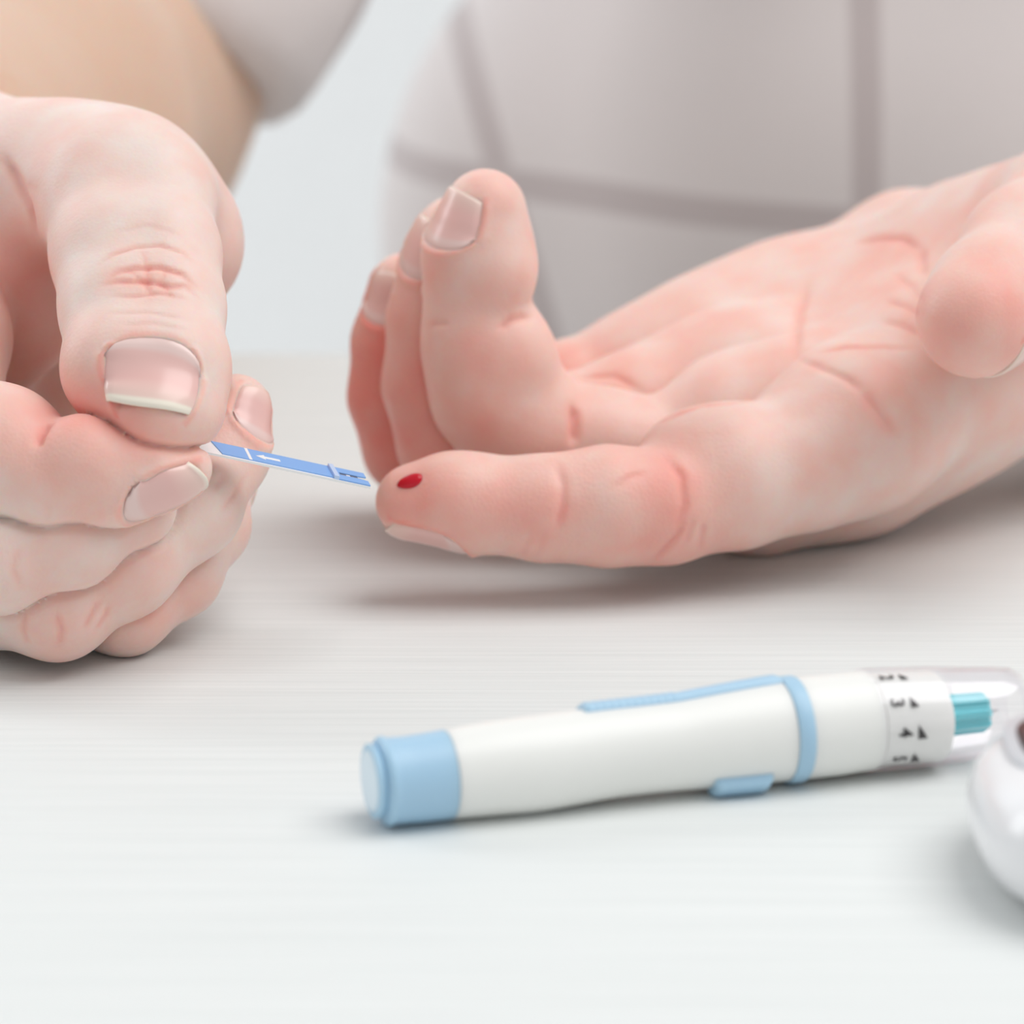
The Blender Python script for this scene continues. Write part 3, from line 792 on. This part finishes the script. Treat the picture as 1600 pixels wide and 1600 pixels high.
def lathe(name, stations, mat, cap0=True, cap1=True, ns=48, label=None):
    """stations: (px, radius factor, extra mm)"""
    V, Fc = [], []
    for px, rs, dr in stations:
        for j in range(ns): V.append(pen_pt(px, 2 * math.pi * j / ns, dr, rs))
    for i in range(len(stations) - 1):
        for j in range(ns):
            k = (j + 1) % ns
            Fc.append((i * ns + j, i * ns + k, (i + 1) * ns + k, (i + 1) * ns + j))
    if cap0: Fc.append(tuple(range(ns - 1, -1, -1)))
    if cap1: Fc.append(tuple(range((len(stations) - 1) * ns, len(stations) * ns)))
    o = mesh_obj(name, V, Fc, mat); keep_world(o, pen)
    bm = bmesh.new(); bm.from_mesh(o.data); bmesh.ops.recalc_face_normals(bm, faces=bm.faces); bm.to_mesh(o.data); bm.free()
    o.data.set_sharp_from_angle(angle=math.radians(50))
    if label: o['label'] = label
    return o
lathe('barrel', [(x, 1, 0) for x in np.linspace(716, 1236, 40)], M['pen_white'])
lathe('end_cap', [(588, .84, 0), (590, .93, 0), (594, .985, 0.1), (600, 1, 0.28), (606, 1, 0.30), (612, 1, 0.1), (618, 1, 0)] + [(x, 1, 0) for x in np.linspace(625, 715, 10)], M['pen_blue'], label='light blue end cap with a raised rim')
lathe('push_button', [(570, .80, 0), (570.5, .93, 0), (573, .99, 0), (580, .90, 0), (590, .82, 0), (592, .7, 0)], M['pen_blue'])
lathe('button_face', [(568.5, .74, 0), (568.8, .82, 0), (571, .84, 0)], M['button_face'])
lathe('collar_ring', [(1236, 1, -.2), (1237, 1, .25), (1240, 1, .38), (1258, 1, .38), (1261, 1, .25), (1262, 1, -.2)], M['pen_blue'], label='light blue ring round the barrel')
lathe('neck', [(x, 1, -0.02) for x in np.linspace(1262, 1372, 12)] + [(1373, 1, -.5)], M['pen_white'])
lathe('depth_dial', [(1374, .955, -.6), (1376, .955, -.1), (1400, .955, -.1), (1430, .955, -.1), (1470, .955, -.1), (1478, .945, -.25), (1480, .9, -.5)], M['pen_white'], label='ivory depth dial printed with numbers')
lathe('clear_cap', [(1366, 1, .15), (1367, 1, .30), (1380, 1, .28), (1470, 1, .2), (1520, .99, 0), (1560, .96, 0), (1582, .92, 0), (1590, .84, 0), (1591, .5, 0),
                    (1588, .48, 0), (1586, .80, 0), (1578, .87, 0), (1556, .91, 0), (1518, .94, 0), (1484, .96, -.1)], M['clear'], cap0=False, cap1=False, label='clear plastic cap over the needle')
# lancet: ribbed cyan body with a needle
lathe('lancet_hub', [(1480, .55, 0), (1482, .62, 0), (1488, .62, 0)], M['pen_white'])
V, Fc = [], []
ns = 48
st = [(1486, .0), (1486, .40), (1490, .43), (1542, .43), (1547, .38), (1547, .0)]
for px, rs in st:
    for j in range(ns):
        rib = 1.0 if (j // 3) % 2 == 0 else 0.84
        V.append(pen_pt(px, 2 * math.pi * j / ns + 0.1, 0, max(rs * rib, 0.001)))
for i in range(len(st) - 1):
    for j in range(ns):
        k = (j + 1) % ns; Fc.append((i * ns + j, i * ns + k, (i + 1) * ns + k, (i + 1) * ns + j))
o = mesh_obj('lancet', V, Fc, M['cyan'], smooth=False); keep_world(o, pen); o['label'] = 'ribbed cyan lancet inside the clear cap'
lathe('needle', [(1546, .028, 0), (1560, .028, 0), (1566, .004, 0)], M['steel'], ns=10)
# slide bar along the top with grip ridges, and the release button low on the near side
def pen_patch(name, stations, a0, a1, mat, na=14, base=-0.3):
    """raised pad: stations (px, height mm), angles a0..a1 in degrees"""
    V, Fc = [], []
    n = na + 1
    for px, hgt in stations:
        for j in range(n):
            f = j / na
            edge = min(1.0, min(f, 1 - f) * na / 2.0)
            V.append(pen_pt(px, math.radians(a0 + (a1 - a0) * f), hgt * math.sqrt(max(0, 1 - (1 - edge) ** 2)) + (0.0 if edge else base)))
    for i in range(len(stations) - 1):
        for j in range(na):
            Fc.append((i * n + j, (i + 1) * n + j, (i + 1) * n + j + 1, i * n + j + 1))
    o = mesh_obj(name, V, Fc, mat); keep_world(o, pen)
    bm = bmesh.new(); bm.from_mesh(o.data); bmesh.ops.recalc_face_normals(bm, faces=bm.faces); bm.to_mesh(o.data); bm.free()
    return o
st = [(929, -.3), (930, .35), (934, .75)]
for i in range(24):
    st += [(938 + i * 6, .78 + (0.16 if i % 2 == 0 else -.02)), (941 + i * 6, .78 + (0.16 if i % 2 == 0 else -.02))]
st += [(x, .8) for x in (1090, 1120, 1150, 1180, 1210, 1230)] + [(1238, .5)]
pen_patch('slide_bar', st, 84, 150, M['pen_blue'])
pen_patch('release_button', [(1113, -.3), (1114, .7), (1118, 1.2), (1124, 1.4), (1190, 1.4), (1196, 1.2), (1200, .7), (1201, -.3)], -74, -34, M['pen_blue'])

# printed depth numbers and pointers, wrapped on the dial
def wrap_print(name, pts2, faces, px0, ang0, mm_per, rs=.955, dr=.09):
    """pts2: (x to the reader's right, y up) of the print; its up runs along the pen to the cap"""
    r = smooth_interp(px0, pxs, rad) * rs
    pxmm = F / pen_center(px0, 1120)[1]
    V = [pen_pt(px0 + y * mm_per * pxmm * 0.95, ang0 - x * mm_per / r, dr, rs) for x, y in pts2]
    o = mesh_obj(name, V, faces, M['print'], smooth=False); keep_world(o, pen)
    return o
def glyph(ch):
    cu_ = bpy.data.curves.new('t', 'FONT'); cu_.body = ch; cu_.align_x = 'CENTER'; cu_.resolution_u = 3; cu_.offset = 0.02
    ob = bpy.data.objects.new('t', cu_); C.objects.link(ob)
    dg = bpy.context.evaluated_depsgraph_get(); ev = ob.evaluated_get(dg); me = ev.to_mesh()
    pts = [(v.co.x, v.co.y) for v in me.vertices]; fc = [tuple(p.vertices) for p in me.polygons]
    ev.to_mesh_clear(); bpy.data.objects.remove(ob); bpy.data.curves.remove(cu_)
    return pts, fc
for ch, px0, ang in (('2', 1384, 78), ('3', 1384, 37), ('4', 1392, 0), ('5', 1390, -40)):
    pts, fc = glyph(ch)
    wrap_print('depth_number', pts, fc, px0, math.radians(ang), 2.9)
    s_ = {'2': .8, '3': .85, '4': 1.15, '5': 1.2}[ch]
    wrap_print('depth_pointer', [(-.9 * s_, 2.75), (.9 * s_, 2.75), (.8 * s_, 3.4 + .6 * s_), (-.1 * s_, 3.4)], [(0, 1, 2, 3)], px0, math.radians(ang), 1.05)

# ------------------------------------------------------------------ blood glucose meter at the right edge
MC = P(1893, 1222, 520.0); MC[2] = 0.0
meter = empty('glucose_meter', tuple(MC))
tag(meter, 'white rounded glucose meter with dark screen at right edge of table', 'glucose meter')
def superel(a, b, n, t):
    ct, st_ = math.cos(t), math.sin(t)
    return (a * math.copysign(abs(ct) ** (2 / n), ct), b * math.copysign(abs(st_) ** (2 / n), st_))
def pad(name, rings, mat, ns=72, n=2.6, off=(0, 0)):
    """stack of super-elliptic rings: (half length x, half depth y, height)"""
    V, Fc = [], []
    for a, b, z in rings:
        for j in range(ns):
            x, y = superel(a, b, n, 2 * math.pi * j / ns); V.append((MC[0] + off[0] + x, MC[1] + off[1] + y, z))
    for i in range(len(rings) - 1):
        for j in range(ns):
            k = (j + 1) % ns; Fc.append((i * ns + j, i * ns + k, (i + 1) * ns + k, (i + 1) * ns + j))
    Fc.append(tuple(range(ns - 1, -1, -1))); Fc.append(tuple(range((len(rings) - 1) * ns, len(rings) * ns)))
    o = mesh_obj(name, V, Fc, mat); keep_world(o, meter)
    o.data.set_sharp_from_angle(angle=math.radians(60))
    return o
MA, MB_ = 32.0, 29.0
pad('body', [(MA - 9, MB_ - 9, 0), (MA - 5, MB_ - 5, 1), (MA - 2, MB_ - 2, 3.2), (MA - .4, MB_ - .4, 6.5), (MA, MB_, 9.5), (MA - .6, MB_ - .6, 12.5), (MA - 2, MB_ - 2, 14.6), (MA - 4, MB_ - 4, 16), (MA - 7, MB_ - 7, 16.8), (MA - 9, MB_ - 9, 17.0)], M['meter'])
pad('bezel', [(MA - 5.2, 16.5, 16.0), (MA - 5.2, 16.5, 17.2), (MA - 5.8, 16, 17.5)], M['bezel'], n=3.2, off=(0, 6))
pad('screen', [(MA - 7.0, 14, 16.5), (MA - 7.0, 14, 17.6), (MA - 7.4, 13.6, 17.7)], M['screen'], n=3.2, off=(0, 6))
